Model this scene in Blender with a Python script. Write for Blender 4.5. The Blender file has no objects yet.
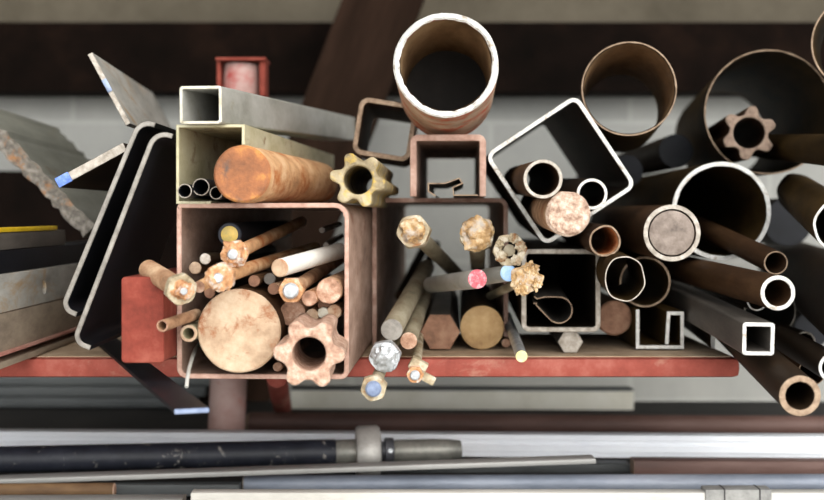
import bpy, bmesh, math, random
from mathutils import Vector, Matrix, noise
R = random.Random(7)
SC = bpy.context.scene
COL = SC.collection
D0, FPX, ZC, HY = 1.3, 1300.0, 1.0, 215.0     # camera distance, focal length in px, camera height, horizon row
VP = (460.0, 212.0)                            # where stock lying square in the rack recedes to


def P(px, py, y):
    d = D0 + y
    return Vector(((px - 412) / FPX * d, y, ZC + (HY - py) / FPX * d))


def S(y):
    return (D0 + y) / FPX                      # metres per pixel at depth y


# ------------------------------------------------------------------ materials
def lin(c):
    f = lambda v: v / 12.92 if v <= .04045 else ((v + .055) / 1.055) ** 2.4
    return tuple(f(v / 255) for v in c) + (1,)


def mat(name, cols, scale=40, rough=.6, metal=0.0, bump=.3, stretch=1.0, fine=400, spots=None, spot_amt=.5, spot_scale=25, spec=.4, seed=0):
    """Worn-surface material: cols = 2..4 sRGB colours spread over layered noise; spots = a patchy second colour."""
    m = bpy.data.materials.new(name)
    m.use_nodes = True
    nt = m.node_tree
    N, L = nt.nodes, nt.links
    b = N['Principled BSDF']
    tc = N.new('ShaderNodeTexCoord')
    oi = N.new('ShaderNodeObjectInfo')
    mp = N.new('ShaderNodeMapping')
    mp.inputs['Scale'].default_value = (1, 1 / stretch, 1)
    L.new(tc.outputs['Object'], mp.inputs['Vector'])
    add = N.new('ShaderNodeVectorMath')
    add.operation = 'ADD'
    mul = N.new('ShaderNodeMath')
    mul.operation = 'MULTIPLY_ADD'
    mul.inputs[1].default_value = 13.7
    mul.inputs[2].default_value = seed
    L.new(oi.outputs['Random'], mul.inputs[0])
    L.new(mp.outputs[0], add.inputs[0])
    L.new(mul.outputs[0], add.inputs[1])
    n1 = N.new('ShaderNodeTexNoise')
    n1.inputs['Scale'].default_value = scale
    n1.inputs['Detail'].default_value = 8
    n1.inputs['Roughness'].default_value = .68
    L.new(add.outputs[0], n1.inputs['Vector'])
    cr = N.new('ShaderNodeValToRGB')
    e = cr.color_ramp.elements
    n = len(cols)
    e[0].position, e[0].color = .3, lin(cols[0])
    e[1].position, e[1].color = .7, lin(cols[-1])
    for i in range(1, n - 1):
        k = e.new(.3 + .4 * i / (n - 1))
        k.color = lin(cols[i])
    L.new(n1.outputs['Fac'], cr.inputs['Fac'])
    out = cr.outputs['Color']
    n2 = N.new('ShaderNodeTexNoise')
    n2.inputs['Scale'].default_value = fine
    n2.inputs['Detail'].default_value = 4
    L.new(add.outputs[0], n2.inputs['Vector'])
    if spots:
        n3 = N.new('ShaderNodeTexNoise')
        n3.inputs['Scale'].default_value = spot_scale
        n3.inputs['Detail'].default_value = 9
        n3.inputs['Roughness'].default_value = .7
        n3.inputs['Distortion'].default_value = .4
        L.new(add.outputs[0], n3.inputs['Vector'])
        r3 = N.new('ShaderNodeValToRGB')
        r3.color_ramp.elements[0].position = 1 - spot_amt - .06
        r3.color_ramp.elements[1].position = 1 - spot_amt + .06
        L.new(n3.outputs['Fac'], r3.inputs['Fac'])
        mx = N.new('ShaderNodeMix')
        mx.data_type = 'RGBA'
        L.new(r3.outputs['Color'], mx.inputs['Factor'])
        L.new(out, mx.inputs['A'])
        mx.inputs['B'].default_value = lin(spots)
        out = mx.outputs['Result']
    L.new(out, b.inputs['Base Color'])
    b.inputs['Roughness'].default_value = rough
    b.inputs['Metallic'].default_value = metal
    b.inputs['Specular IOR Level'].default_value = spec
    if bump:
        mm = N.new('ShaderNodeMath')
        mm.operation = 'MULTIPLY_ADD'
        mm.inputs[1].default_value = .35
        L.new(n2.outputs['Fac'], mm.inputs[0])
        L.new(n1.outputs['Fac'], mm.inputs[2])
        bp = N.new('ShaderNodeBump')
        bp.inputs['Strength'].default_value = bump
        bp.inputs['Distance'].default_value = .002
        L.new(mm.outputs[0], bp.inputs['Height'])
        L.new(bp.outputs[0], b.inputs['Normal'])
    return m


M = {}
M['pink_rust'] = mat('pink_rust', [(120, 94, 80), (160, 130, 113), (186, 158, 142)], 28, .75, 0, .35, 3, spots=(128, 88, 68), spot_amt=.36)
M['pink_edge'] = mat('pink_edge', [(140, 104, 90), (178, 142, 126), (200, 170, 154)], 60, .7, 0, .5)
M['rust'] = mat('rust', [(110, 78, 54), (168, 128, 96), (204, 172, 138)], 45, .8, 0, .6, 1.5, spots=(150, 92, 50), spot_amt=.38)
M['orange_rust'] = mat('orange_rust', [(150, 104, 68), (208, 160, 114), (230, 196, 156)], 26, .75, 0, .6, 2, spots=(176, 104, 52), spot_amt=.44)
M['orange_end'] = mat('orange_end', [(84, 56, 40), (150, 94, 58), (226, 160, 76)], 20, .75, 0, .8, 1, spots=(84, 70, 62), spot_amt=.40)
M['tan_end'] = mat('tan_end', [(136, 106, 80), (186, 158, 130), (210, 190, 164)], 24, .75, 0, .6, 1, spots=(150, 96, 62), spot_amt=.42, spot_scale=36)
M['bronze_end'] = mat('bronze_end', [(120, 90, 58), (166, 132, 88), (186, 156, 112)], 35, .7, 0, .5)
M['rust_end'] = mat('rust_end', [(100, 68, 50), (164, 124, 100), (206, 178, 156)], 80, .75, 0, .9)
M['brown_end'] = mat('brown_end', [(98, 70, 54), (136, 98, 76), (158, 122, 98)], 50, .75, 0, .6)
M['pink_star'] = mat('pink_star', [(124, 88, 70), (178, 142, 120), (212, 186, 168)], 130, .75, 0, 1.0)
M['dim_star'] = mat('dim_star', [(104, 86, 74), (146, 124, 108), (166, 144, 128)], 90, .8, 0, .7, spec=.2)
M['shank'] = mat('shank', [(104, 94, 76), (150, 138, 114), (178, 168, 146)], 40, .6, .1, .3, 3, spots=(120, 84, 54), spot_amt=.38)
M['peeling'] = mat('peeling', [(150, 118, 96), (196, 166, 140), (214, 190, 168)], 30, .7, 0, .5, 1, spots=(196, 92, 60), spot_amt=.45, spot_scale=35)
M['disc_grey'] = mat('disc_grey', [(92, 80, 72), (128, 114, 104), (156, 142, 132)], 50, .65, .1, .4)
M['beige_inside'] = mat('beige_inside', [(88, 66, 44), (134, 106, 76), (160, 132, 100)], 16, .8, 0, .25, 3, spec=.15)
M['speckled'] = mat('speckled', [(96, 62, 46), (176, 148, 128), (216, 198, 182)], 150, .8, 0, 1.0)
M['dark_steel'] = mat('dark_steel', [(18, 13, 8), (38, 27, 17), (56, 41, 27)], 22, .62, .05, .15, 6, spec=.15)
M['brown_steel'] = mat('brown_steel', [(36, 23, 13), (68, 46, 29), (92, 66, 43)], 24, .65, .05, .25, 5, spec=.15)
M['olive_steel'] = mat('olive_steel', [(32, 22, 8), (58, 42, 19), (80, 60, 30)], 18, .7, .05, .2, 4, spec=.12)
M['black_scale'] = mat('black_scale', [(12, 13, 16), (20, 21, 26), (32, 32, 38)], 20, .55, .1, .12, 4, spec=.25)
M['grey_scale'] = mat('grey_scale', [(58, 54, 50), (88, 82, 76), (112, 104, 96)], 30, .5, .3, .2, 5)
M['scale_edge'] = mat('scale_edge', [(104, 98, 92), (138, 132, 124), (160, 154, 146)], 60, .55, .3, .4)
M['bright_cut'] = mat('bright_cut', [(176, 172, 164), (208, 205, 199), (228, 226, 222)], 120, .5, .1, .6, spots=(150, 134, 116), spot_amt=.40, spot_scale=70)
M['dull_cut'] = mat('dull_cut', [(128, 118, 106), (166, 156, 144), (196, 188, 178)], 120, .55, .2, .6)
M['brown_cut'] = mat('brown_cut', [(104, 84, 66), (146, 122, 100), (178, 154, 130)], 120, .6, .15, .6)
M['rusty_inside'] = mat('rusty_inside', [(66, 46, 30), (104, 78, 52), (128, 100, 68)], 24, .75, 0, .3, 3)
M['silver'] = mat('silver', [(136, 134, 124), (168, 166, 158), (190, 188, 182)], 18, .45, .1, .12, 2, spots=(150, 140, 110), spot_amt=.36)
M['silver_edge'] = mat('silver_edge', [(166, 156, 130), (196, 190, 172), (214, 210, 200)], 80, .5, .2, .5)
M['cream'] = mat('cream', [(150, 142, 108), (184, 176, 144), (200, 194, 168)], 25, .6, .05, .25, 2, spots=(120, 92, 58), spot_amt=.37)
M['white_tube'] = mat('white_tube', [(196, 190, 176), (226, 222, 212), (238, 236, 228)], 30, .55, 0, .2, 2)
M['zinc'] = mat('zinc', [(140, 142, 142), (186, 188, 190), (220, 222, 224)], 70, .35, .6, .35)
M['dirty_zinc'] = mat('dirty_zinc', [(92, 74, 48), (170, 154, 126), (216, 208, 192)], 60, .6, .1, .9, spots=(136, 88, 44), spot_amt=.42, spot_scale=50)
M['bead'] = mat('bead', [(84, 54, 26), (176, 140, 94), (228, 210, 180)], 75, .6, .1, 1.0, spots=(176, 164, 152), spot_amt=.42, spot_scale=60)
M['rust_bead'] = mat('rust_bead', [(104, 60, 30), (190, 138, 94), (232, 212, 192)], 75, .65, .05, 1.0, spots=(212, 202, 192), spot_amt=.42, spot_scale=60)
M['gold_star'] = mat('gold_star', [(88, 74, 54), (146, 130, 100), (184, 170, 140)], 40, .65, .1, .6, spots=(190, 156, 58), spot_amt=.43, spot_scale=45)
M['red_paint'] = mat('red_paint', [(124, 56, 46), (154, 76, 64), (178, 110, 96)], 16, .65, 0, .2, 1, spots=(176, 128, 110), spot_amt=.40, spot_scale=12, spec=.2)
M['red_dusty'] = mat('red_dusty', [(100, 44, 34), (128, 57, 45), (148, 80, 66)], 30, .75, 0, .3, spec=.2)
M['post_pink'] = mat('post_pink', [(136, 100, 92), (168, 134, 126), (184, 156, 148)], 14, .7, 0, .15, 1, spots=(160, 62, 56), spot_amt=.36, spot_scale=10)
M['dust'] = mat('dust', [(150, 126, 102), (184, 158, 130), (200, 178, 152)], 20, .9, 0, .3)
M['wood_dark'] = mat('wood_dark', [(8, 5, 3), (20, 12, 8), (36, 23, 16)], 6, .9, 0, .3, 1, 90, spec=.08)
M['wood_brown'] = mat('wood_brown', [(20, 13, 9), (40, 28, 21), (60, 43, 34)], 9, .9, 0, .3, 8, 90, spec=.06)
M['upper_tan'] = mat('upper_tan', [(86, 78, 64), (104, 95, 80), (118, 108, 92)], 4, .9, 0, .1)
M['plate'] = mat('plate', [(104, 104, 96), (128, 128, 118), (148, 146, 134)], 14, .65, .1, .2, 3, spots=(110, 92, 70), spot_amt=.36)
M['flame_cut'] = mat('flame_cut', [(66, 60, 54), (108, 101, 92), (150, 142, 132)], 130, .75, .1, 1.0, spots=(150, 100, 54), spot_amt=.40, spot_scale=40)
M['blue_paint'] = mat('blue_paint', [(60, 86, 150), (100, 128, 196), (160, 176, 214)], 90, .6, 0, .4)
M['blue_cut'] = mat('blue_cut', [(88, 100, 126), (122, 134, 160), (156, 168, 188)], 60, .4, .2, .2)
M['red_chalk'] = mat('red_chalk', [(160, 60, 70), (190, 96, 104), (220, 190, 190)], 160, .8, 0, .6)
M['blue_chalk'] = mat('blue_chalk', [(120, 160, 214), (160, 194, 232), (208, 222, 240)], 120, .8, 0, .4)
M['yellow_end'] = mat('yellow_end', [(190, 180, 120), (214, 206, 150), (228, 222, 184)], 120, .7, 0, .3)
M['yellow_paint'] = mat('yellow_paint', [(196, 156, 10), (222, 184, 20), (232, 200, 50)], 30, .6, 0, .1)
M['light_bar'] = mat('light_bar', [(134, 130, 122), (168, 164, 156), (190, 186, 178)], 26, .6, .1, .25, 3, spots=(166, 138, 104), spot_amt=.40, spot_scale=20)
M['brown_bar'] = mat('brown_bar', [(112, 98, 84), (140, 124, 106), (158, 142, 122)], 40, .8, .0, .3, 3)
M['red_line'] = mat('red_line', [(150, 92, 80), (176, 126, 112), (196, 160, 146)], 60, .7, 0, .3, 4)
M['white_channel'] = mat('white_channel', [(226, 228, 234), (236, 238, 242), (242, 243, 247)], 8, .45, 0, .03)
M['rubber'] = mat('rubber', [(20, 22, 28), (30, 32, 40), (42, 44, 52)], 26, .5, 0, .25, 1, spots=(150, 144, 136), spot_amt=.345, spot_scale=60, spec=.3)
M['tool_grey'] = mat('tool_grey', [(92, 90, 84), (128, 126, 118), (152, 148, 138)], 30, .45, .4, .3)
M['tool_collar'] = mat('tool_collar', [(140, 136, 130), (166, 162, 156), (184, 180, 174)], 30, .45, .3, .15)
M['tool_dark'] = mat('tool_dark', [(50, 50, 54), (70, 70, 74), (92, 92, 94)], 30, .5, .3, .2)
M['flat_grey'] = mat('flat_grey', [(128, 126, 122), (150, 148, 144), (166, 164, 160)], 18, .5, .2, .1, 5)
M['blue_grey'] = mat('blue_grey', [(96, 102, 114), (128, 134, 146), (156, 160, 170)], 20, .5, .2, .25, 4)
M['dark_grey'] = mat('dark_grey', [(54, 56, 56), (76, 78, 78), (96, 98, 96)], 14, .6, .1, .2, 5)
M['plank_white'] = mat('plank_white', [(150, 146, 138), (182, 178, 170), (200, 196, 190)], 16, .7, 0, .15, 4, spots=(130, 112, 94), spot_amt=.33, spot_scale=30)
M['rust_pipe_red'] = mat('rust_pipe_red', [(72, 52, 46), (98, 72, 64), (118, 92, 84)], 18, .6, .1, .2, 5)
M['beige'] = mat('beige', [(206, 200, 182), (222, 217, 202), (230, 226, 214)], 12, .6, 0, .05)
M['shelf_dark'] = mat('shelf_dark', [(24, 21, 19), (36, 32, 29), (48, 44, 40)], 12, .85, 0, .2)
M['concrete'] = mat('concrete', [(178, 174, 166), (194, 190, 182), (206, 202, 196)], 5, .9, 0, .3)
M['tin'] = mat('tin', [(70, 66, 60), (84, 80, 74), (96, 92, 86)], 3, .8, 0, .05)
M['yellow_cap'] = mat('yellow_cap', [(150, 140, 90), (200, 168, 84), (226, 190, 100)], 60, .5, 0, .2)


def wall_mat():
    """Pale painted block wall with faint joints and rust-brown stains."""
    m = mat('painted_blocks', [(143, 143, 139), (158, 157, 152), (171, 169, 163)], 3, .9, 0, .1, spots=(96, 78, 62), spot_amt=.31, spot_scale=6)
    nt = m.node_tree
    N, L = nt.nodes, nt.links
    b = N['Principled BSDF']
    src = b.inputs['Base Color'].links[0].from_socket
    tc = N.new('ShaderNodeTexCoord')
    mp = N.new('ShaderNodeMapping')
    mp.inputs['Rotation'].default_value = (math.radians(90), 0, 0)
    mp.inputs['Location'].default_value = (.13, 0, 0)
    L.new(tc.outputs['Object'], mp.inputs['Vector'])
    br = N.new('ShaderNodeTexBrick')
    br.inputs['Scale'].default_value = 1
    br.inputs['Brick Width'].default_value = .6
    br.inputs['Row Height'].default_value = .3
    br.inputs['Mortar Size'].default_value = .006
    br.inputs['Mortar Smooth'].default_value = .4
    br.inputs['Color1'].default_value = (1, 1, 1, 1)
    br.inputs['Color2'].default_value = (.93, .93, .93, 1)
    br.inputs['Mortar'].default_value = (1.12, 1.12, 1.12, 1)
    L.new(mp.outputs[0], br.inputs['Vector'])
    mx = N.new('ShaderNodeMix')
    mx.data_type = 'RGBA'
    mx.blend_type = 'MULTIPLY'
    mx.inputs['Factor'].default_value = 1
    L.new(src, mx.inputs['A'])
    L.new(br.outputs['Color'], mx.inputs['B'])
    L.new(mx.outputs['Result'], b.inputs['Base Color'])
    return m


M['wall'] = wall_mat()


def tape_mat():
    m = mat('tape', [(112, 110, 108), (138, 136, 132), (152, 150, 146)], 60, .7, 0, .2)
    return m


M['tape'] = tape_mat()
M['tape_line'] = mat('tape_line', [(52, 50, 50), (64, 62, 62)], 60, .7, 0, .1)

# ------------------------------------------------------------------ shapes (2-D outlines, x right, z up, counter-clockwise)


def circ(r, n=48, sx=1, sz=1):
    return [(r * sx * math.cos(2 * math.pi * i / n), r * sz * math.sin(2 * math.pi * i / n)) for i in range(n)]


def rrect(w, h, r, k=6):
    o = []
    q = r if isinstance(r, tuple) else (r,) * 4      # corner radii: top right, top left, bottom left, bottom right
    for sx, sz, a, r in ((1, 1, 0, q[0]), (-1, 1, 90, q[1]), (-1, -1, 180, q[2]), (1, -1, 270, q[3])):
        cx, cz = sx * (w / 2 - r), sz * (h / 2 - r)
        for i in range(k + 1):
            t = math.radians(a + 90 * i / k)
            o.append((cx + r * math.cos(t), cz + r * math.sin(t)))
    return o


def hexa(r, rot=0):
    return [(r * math.cos(math.radians(60 * i + rot)), r * math.sin(math.radians(60 * i + rot))) for i in range(6)]


def star(ro, ri, lobes=6, rot=0, n=96):
    o = []
    for i in range(n):
        t = 2 * math.pi * i / n
        w = .5 + .5 * math.cos(lobes * (t - math.radians(rot)))
        w = w * w * (3 - 2 * w)
        r = ri + (ro - ri) * w
        o.append((r * math.cos(t), r * math.sin(t)))
    return o


def wobble(pts, amp, seed=0, freq=1.0):
    """A dented / uneven outline."""
    o = []
    for x, z in pts:
        r = math.hypot(x, z) or 1
        k = 1 + amp * noise.noise(Vector((x / r * freq + seed * 3.1, z / r * freq, seed)))
        o.append((x * k, z * k))
    return o


def offset(pts, d):
    """Outline moved inwards by d (negative: outwards)."""
    n = len(pts)
    o = []
    for i in range(n):
        a, b, c = Vector(pts[i - 1]), Vector(pts[i]), Vector(pts[(i + 1) % n])
        e1, e2 = (b - a).normalized(), (c - b).normalized()
        n1, n2 = Vector((-e1.y, e1.x)), Vector((-e2.y, e2.x))
        m = n1 + n2
        k = 1 + n1.dot(n2)
        v = b + (m * (d / k) if k > .2 else n1 * d)
        o.append((v.x, v.y))
    return o


def sheet(path, t):
    """Closed outline of a bent sheet of thickness t following an open path (sheet lies to the left of the path)."""
    n = len(path)
    q = []
    for i in range(n):
        b = Vector(path[i])
        e1 = (b - Vector(path[i - 1])).normalized() if i else None
        e2 = (Vector(path[i + 1]) - b).normalized() if i < n - 1 else None
        e1 = e1 or e2
        e2 = e2 or e1
        n1, n2 = Vector((-e1.y, e1.x)), Vector((-e2.y, e2.x))
        k = 1 + n1.dot(n2)
        v = b + (n1 + n2) * (t / max(k, .3))
        q.append((v.x, v.y))
    o = list(path) + q[::-1]
    a = sum(o[i - 1][0] * o[i][1] - o[i][0] * o[i - 1][1] for i in range(len(o)))
    return o if a > 0 else o[::-1]


def arc(cx, cz, r, a0, a1, k=6):
    return [(cx + r * math.cos(math.radians(a0 + (a1 - a0) * i / k)), cz + r * math.sin(math.radians(a0 + (a1 - a0) * i / k))) for i in range(k + 1)]


# ------------------------------------------------------------------ building
def link(name, bm, m, parent=None, M4=None, sharp=40):
    bmesh.ops.recalc_face_normals(bm, faces=bm.faces)
    me = bpy.data.meshes.new(name)
    bm.to_mesh(me)
    bm.free()
    for p in me.polygons:
        p.use_smooth = True
    me.set_sharp_from_angle(angle=math.radians(sharp))
    if m:
        me.materials.append(m if not isinstance(m, str) else M[m])
    o = bpy.data.objects.new(name, me)
    COL.objects.link(o)
    if parent:
        o.parent = parent
    if M4 is not None:
        o.matrix_local = M4
    return o


def tag(o, label, cat, group=None, kind=None):
    o['label'] = label
    o['category'] = cat
    if group:
        o['group'] = group
    if kind:
        o['kind'] = kind
    return o


def frame(F, B, roll=0):
    a = (B - F).normalized()
    up = Vector((0, 0, 1))
    r = a.cross(up).normalized()
    u = r.cross(a)
    c, s = math.cos(math.radians(roll)), math.sin(math.radians(roll))
    r2, u2 = r * c + u * s, u * c - r * s
    m = Matrix((r2, a, u2)).transposed().to_4x4()
    m.translation = F
    return m


def ring(bm, pts, y, dy=None):
    return [bm.verts.new((x, y + (dy[i] if dy else 0), z)) for i, (x, z) in enumerate(pts)]


def skin(bm, a, b):
    n = len(a)
    for i in range(n):
        bm.faces.new((a[i], a[(i + 1) % n], b[(i + 1) % n], b[i]))


def bar_meshes(outer, inner, L, ch, jit, plug=False, taper=1.0):
    """-> (body, end): the long skin with its rear end, and the front cut face."""
    n = len(outer)
    dy = [R.uniform(-jit, jit) for _ in range(n)] if jit else None
    body, end = bmesh.new(), bmesh.new()
    ob = [(x * taper, z * taper) for x, z in outer]
    o0, o1 = ring(body, outer, ch, dy), ring(body, ob, L)
    skin(body, o0, o1)
    e0, e1 = ring(end, outer, ch, dy), ring(end, offset(outer, ch), 0, dy)
    skin(end, e0, e1)
    if inner:
        ib = [(x * taper, z * taper) for x, z in inner]
        jr = [(x * (1 + R.uniform(-jit, jit) * 12), z * (1 + R.uniform(-jit, jit) * 12)) for x, z in inner] if jit else inner
        i0, i1 = ring(body, jr, ch, dy), ring(body, ib, L)
        skin(body, i1, i0)
        skin(body, o1, i1)
        f0, f1 = ring(end, jr, ch, dy), ring(end, offset(jr, -ch), 0, dy)
        skin(end, e1, f1)
        skin(end, f1, f0)
    else:
        body.faces.new(o1[::-1])
        end.faces.new(e1)
    return body, end


def bar(name, label, cat, px, py, y, outer, inner=None, L=.6, to=None, vp=None, roll=0, m='dark_steel', em='dull_cut', ch=.0005, jit=0, group=None,
        end_name='cut_end', end_label=None, plug=False, px_units=True, taper=1.0, im=None):
    """A length of stock: front cut face centred on (px, py) at depth y, running back towards a point (to) or a vanishing point (vp).
    Outlines are in photo pixels at that depth unless px_units is False."""
    F = P(px, py, y)
    if to:
        B = P(*to)
    else:
        v = vp or VP
        B = F + Vector(((v[0] - 412) / FPX, 1, (HY - v[1]) / FPX))
    s = S(y) if px_units else 1
    ou = [(a * s, b * s) for a, b in outer]
    inn = [(a * s, b * s) for a, b in inner] if inner else None
    body, end = bar_meshes(ou, inn, L, ch, jit, plug, taper)
    o = link(name, body, m)
    o.matrix_world = frame(F, B, roll)
    e = link(end_name, end, em, o)
    if im:
        bm = bmesh.new()
        skin(bm, ring(bm, inn, L - .0005), ring(bm, inn, ch + .0005))
        for v in bm.verts:
            v.co.x *= .982
            v.co.z *= .982
        link('bore', bm, im, o)
    if plug:  # invented dark plate near the rear, makes the bore look black with shade
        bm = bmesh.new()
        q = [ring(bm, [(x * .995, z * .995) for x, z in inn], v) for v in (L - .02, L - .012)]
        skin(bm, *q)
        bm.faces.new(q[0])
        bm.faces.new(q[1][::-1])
        link('added_dark_plate', bm, 'shelf_dark', o)
    if end_label:
        e['label'] = end_label
    return tag(o, label, cat, group)


def pipe(name, label, px, py, y, r, t, sx=1, sz=1, dent=0, seed=0, freq=1.2, cat='pipe', n=56, **k):
    ou = circ(r, n, sx, sz)
    if dent:
        ou = wobble(ou, dent, seed, freq)
    return bar(name, label, cat, px, py, y, ou, offset(ou, t), **k)


def rod(name, label, px, py, y, r, sx=1, sz=1, dent=0, seed=0, cat='bar', n=40, **k):
    ou = circ(r, n, sx, sz)
    if dent:
        ou = wobble(ou, dent, seed, 2.5)
    return bar(name, label, cat, px, py, y, ou, None, **k)


def box_bm(bm, cx, cy, cz, w, d, h, bev=0):
    g = bmesh.ops.create_cube(bm, size=1)
    bmesh.ops.scale(bm, vec=(w, d, h), verts=g['verts'])
    bmesh.ops.translate(bm, vec=(cx, cy, cz), verts=g['verts'])
    if bev:
        es = list({e for v in g['verts'] for e in v.link_edges})
        bmesh.ops.bevel(bm, geom=es, offset=bev, segments=2, affect='EDGES', profile=.6)


def lathe_y(bm, prof, n=40):
    """prof = [(y, r)...] turned about the local Y axis; closed by caps."""
    rs = [ring(bm, circ(max(r, 1e-5), n), y) for y, r in prof]
    for a, b in zip(rs, rs[1:]):
        skin(bm, a, b)
    bm.faces.new(rs[0])
    bm.faces.new(rs[-1][::-1])


def nut_bm(r, h, bore=0, rot=0, y0=0):
    """Hex nut with chamfered corners, front face at y0."""
    bm = bmesh.new()
    n = 48
    hx = []
    for i in range(n):
        t = 2 * math.pi * i / n
        a = (t - math.radians(rot)) % (math.pi / 3) - math.pi / 6
        q = r * math.cos(math.pi / 6) / math.cos(a)
        hx.append((q * math.cos(t), q * math.sin(t)))
    cr = r * .9
    fr = [(x * min(1, cr / math.hypot(x, z)), z * min(1, cr / math.hypot(x, z))) for x, z in hx]
    a, b, c, d = ring(bm, fr, y0), ring(bm, hx, y0 + .12 * h), ring(bm, hx, y0 + .88 * h), ring(bm, fr, y0 + h)
    skin(bm, a, b)
    skin(bm, b, c)
    skin(bm, c, d)
    if bore:
        e, f, g = ring(bm, circ(bore * 1.12, n), y0), ring(bm, circ(bore, n), y0 + .1 * h), ring(bm, circ(bore, n), y0 + h)
        skin(bm, e, a)
        skin(bm, f, e)
        skin(bm, g, f)
        skin(bm, d, g)
    else:
        bm.faces.new(a)
        bm.faces.new(d[::-1])
    return bm


def lump_bm(r, flat=.5, amp=.35, seed=0, y0=0, f=2.2):
    """A lumpy weld bead."""
    bm = bmesh.new()
    bmesh.ops.create_icosphere(bm, subdivisions=4, radius=1)
    for v in bm.verts:
        p = v.co.normalized()
        k = 1 + amp * (noise.noise(p * f + Vector((seed * 5.3, seed, 0))) + .5 * noise.noise(p * f * 2.3 + Vector((seed, 0, seed * 2.7))))
        v.co = Vector((p.x * k * r, p.y * k * r * flat + y0, p.z * k * r))
    return bm


def bolt(label, px, py, y, nr, nh, sr, L, to=None, vp=None, rot=0, roll=0, m='rust', nm='dirty_zinc', tip=None, tip_m='zinc', bead=None, bead_m='bead', bore=0,
         stub=0, seed=0, name='bolt', cat='bolt', group=None):
    """A threaded rod or bolt: hex nut at the front, shank running back, rod tip or weld bead on the nut."""
    F = P(px, py, y)
    if to:
        B = P(*to)
    else:
        v = vp or VP
        B = F + Vector(((v[0] - 412) / FPX, 1, (HY - v[1]) / FPX))
    s = S(y)
    bm = bmesh.new()
    nh, nr, sr = nh * s, nr * s, sr * s
    lathe_y(bm, [(nh * .6, sr), (L, sr)])
    o = link(name + '_shank' if False else name, bm, m)
    o.matrix_world = frame(F, B, roll)
    nb = link('nut', nut_bm(nr, nh, bore * s, rot), nm, o)
    if tip:
        tr, tl = tip[0] * s, tip[1] * s
        bm = bmesh.new()
        lathe_y(bm, [(-tl, tr * .78), (-tl + tr * .22, tr), (nh * .5, tr)], 28)
        link('rod_tip', bm, tip_m, o)
    if bead:
        link('weld_bead', lump_bm(bead * s, .45, .42, seed, -.0005, 1.7), bead_m, o)
    return tag(o, label, cat, group)


def sweep_bm(pts, r, n=12):
    bm = bmesh.new()
    rs = []
    for i, p in enumerate(pts):
        a = (pts[min(i + 1, len(pts) - 1)] - pts[max(i - 1, 0)]).normalized()
        q = a.cross(Vector((.3, .2, 1))).normalized()
        w = a.cross(q)
        rs.append([bm.verts.new(p + (q * math.cos(2 * math.pi * k / n) + w * math.sin(2 * math.pi * k / n)) * r) for k in range(n)])
    for a, b in zip(rs, rs[1:]):
        skin(bm, a, b)
    bm.faces.new(rs[0])
    bm.faces.new(rs[-1][::-1])
    return bm


def structure(name, m, parts, parent=None):
    bm = bmesh.new()
    for p in parts:
        box_bm(bm, *p)
    o = link(name, bm, m, parent)
    o['kind'] = 'structure'
    return o


# ------------------------------------------------------------------ the shed
WY = 1.5
structure('floor', 'concrete', [(0, -4, -.05, 24, 14, .1)])
structure('wall_back', 'wall', [(0, WY + .1, .65, 6, .2, 1.3)])
zb0, zb1 = P(0, 92, WY - .12).z, P(0, 22, WY - .12).z
structure('wall_back_upper', 'upper_tan', [(0, WY + .1, 1.8, 6, .16, 1.0)])  # plain tan stretch of wall above the beam, darker than the blocks
structure('beam_back', 'wood_dark', [(0, WY - .06, (zb0 + zb1) / 2, 6, .12, zb1 - zb0, .004)])
structure('unseen_wall_left', 'wall', [(-2.1, .6, 1.15, .12, 2.0, 2.3)])  # unseen side wall added to block sky light from the left
structure('unseen_roof', 'tin', [(0, .55, 2.36, 6, 2.3, .1)])  # unseen roof added to keep overhead sky light off the stock

# leaning timber brace in front of the wall
F, B = P(399, -40, 1.25), P(222, 420, 1.25)
bm = bmesh.new()
fr = frame(F, B)
w = 76 * S(1.25)
bm = bmesh.new()
box_bm(bm, 0, (B - F).length / 2 + .3, 0, .05, (B - F).length + .6, w * 1.0, .004)
o = link('timber_brace', bm, 'wood_brown', sharp=30)
o.matrix_world = frame(F, B)
tag(o, 'dark brown timber leaning diagonally against the beam on the back wall', 'timber')

# ------------------------------------------------------------------ the rack (one thing)
BT = P(0, 350, .28).z            # top of the red shelf beam
LS = ZC - .3448                   # top of the lower shelf
rk = bpy.data.objects.new('storage_rack', None)
COL.objects.link(rk)
rk.location = (0, .45, 0)
tag(rk, 'red painted steel storage rack holding the stock, with posts, arm beam and lower shelf', 'rack')
inv = Matrix.Translation((0, -.45, 0))


def rpart(name, bm, m, **k):
    bmesh.ops.transform(bm, matrix=inv, verts=bm.verts)
    return link(name, bm, m, rk, **k)


xr = P(741, 0, .2).x
bm = bmesh.new()
box_bm(bm, (xr - 1.3) / 2, .35, BT - .0125, xr + 1.3, .30, .023, .008)
rpart('shelf_beam', bm, 'red_paint')
bm = bmesh.new()
box_bm(bm, (xr - 1.3) / 2, .353, BT - .0006, xr + 1.28, .286, .0012, 0)
d = rpart('dust_layer', bm, 'dust')
d['label'] = 'tan dust on top of the red beam'
bm = bmesh.new()
box_bm(bm, 0, .62, LS - .02, 2.6, .98, .04, .004)
rpart('lower_shelf', bm, 'shelf_dark')
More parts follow.
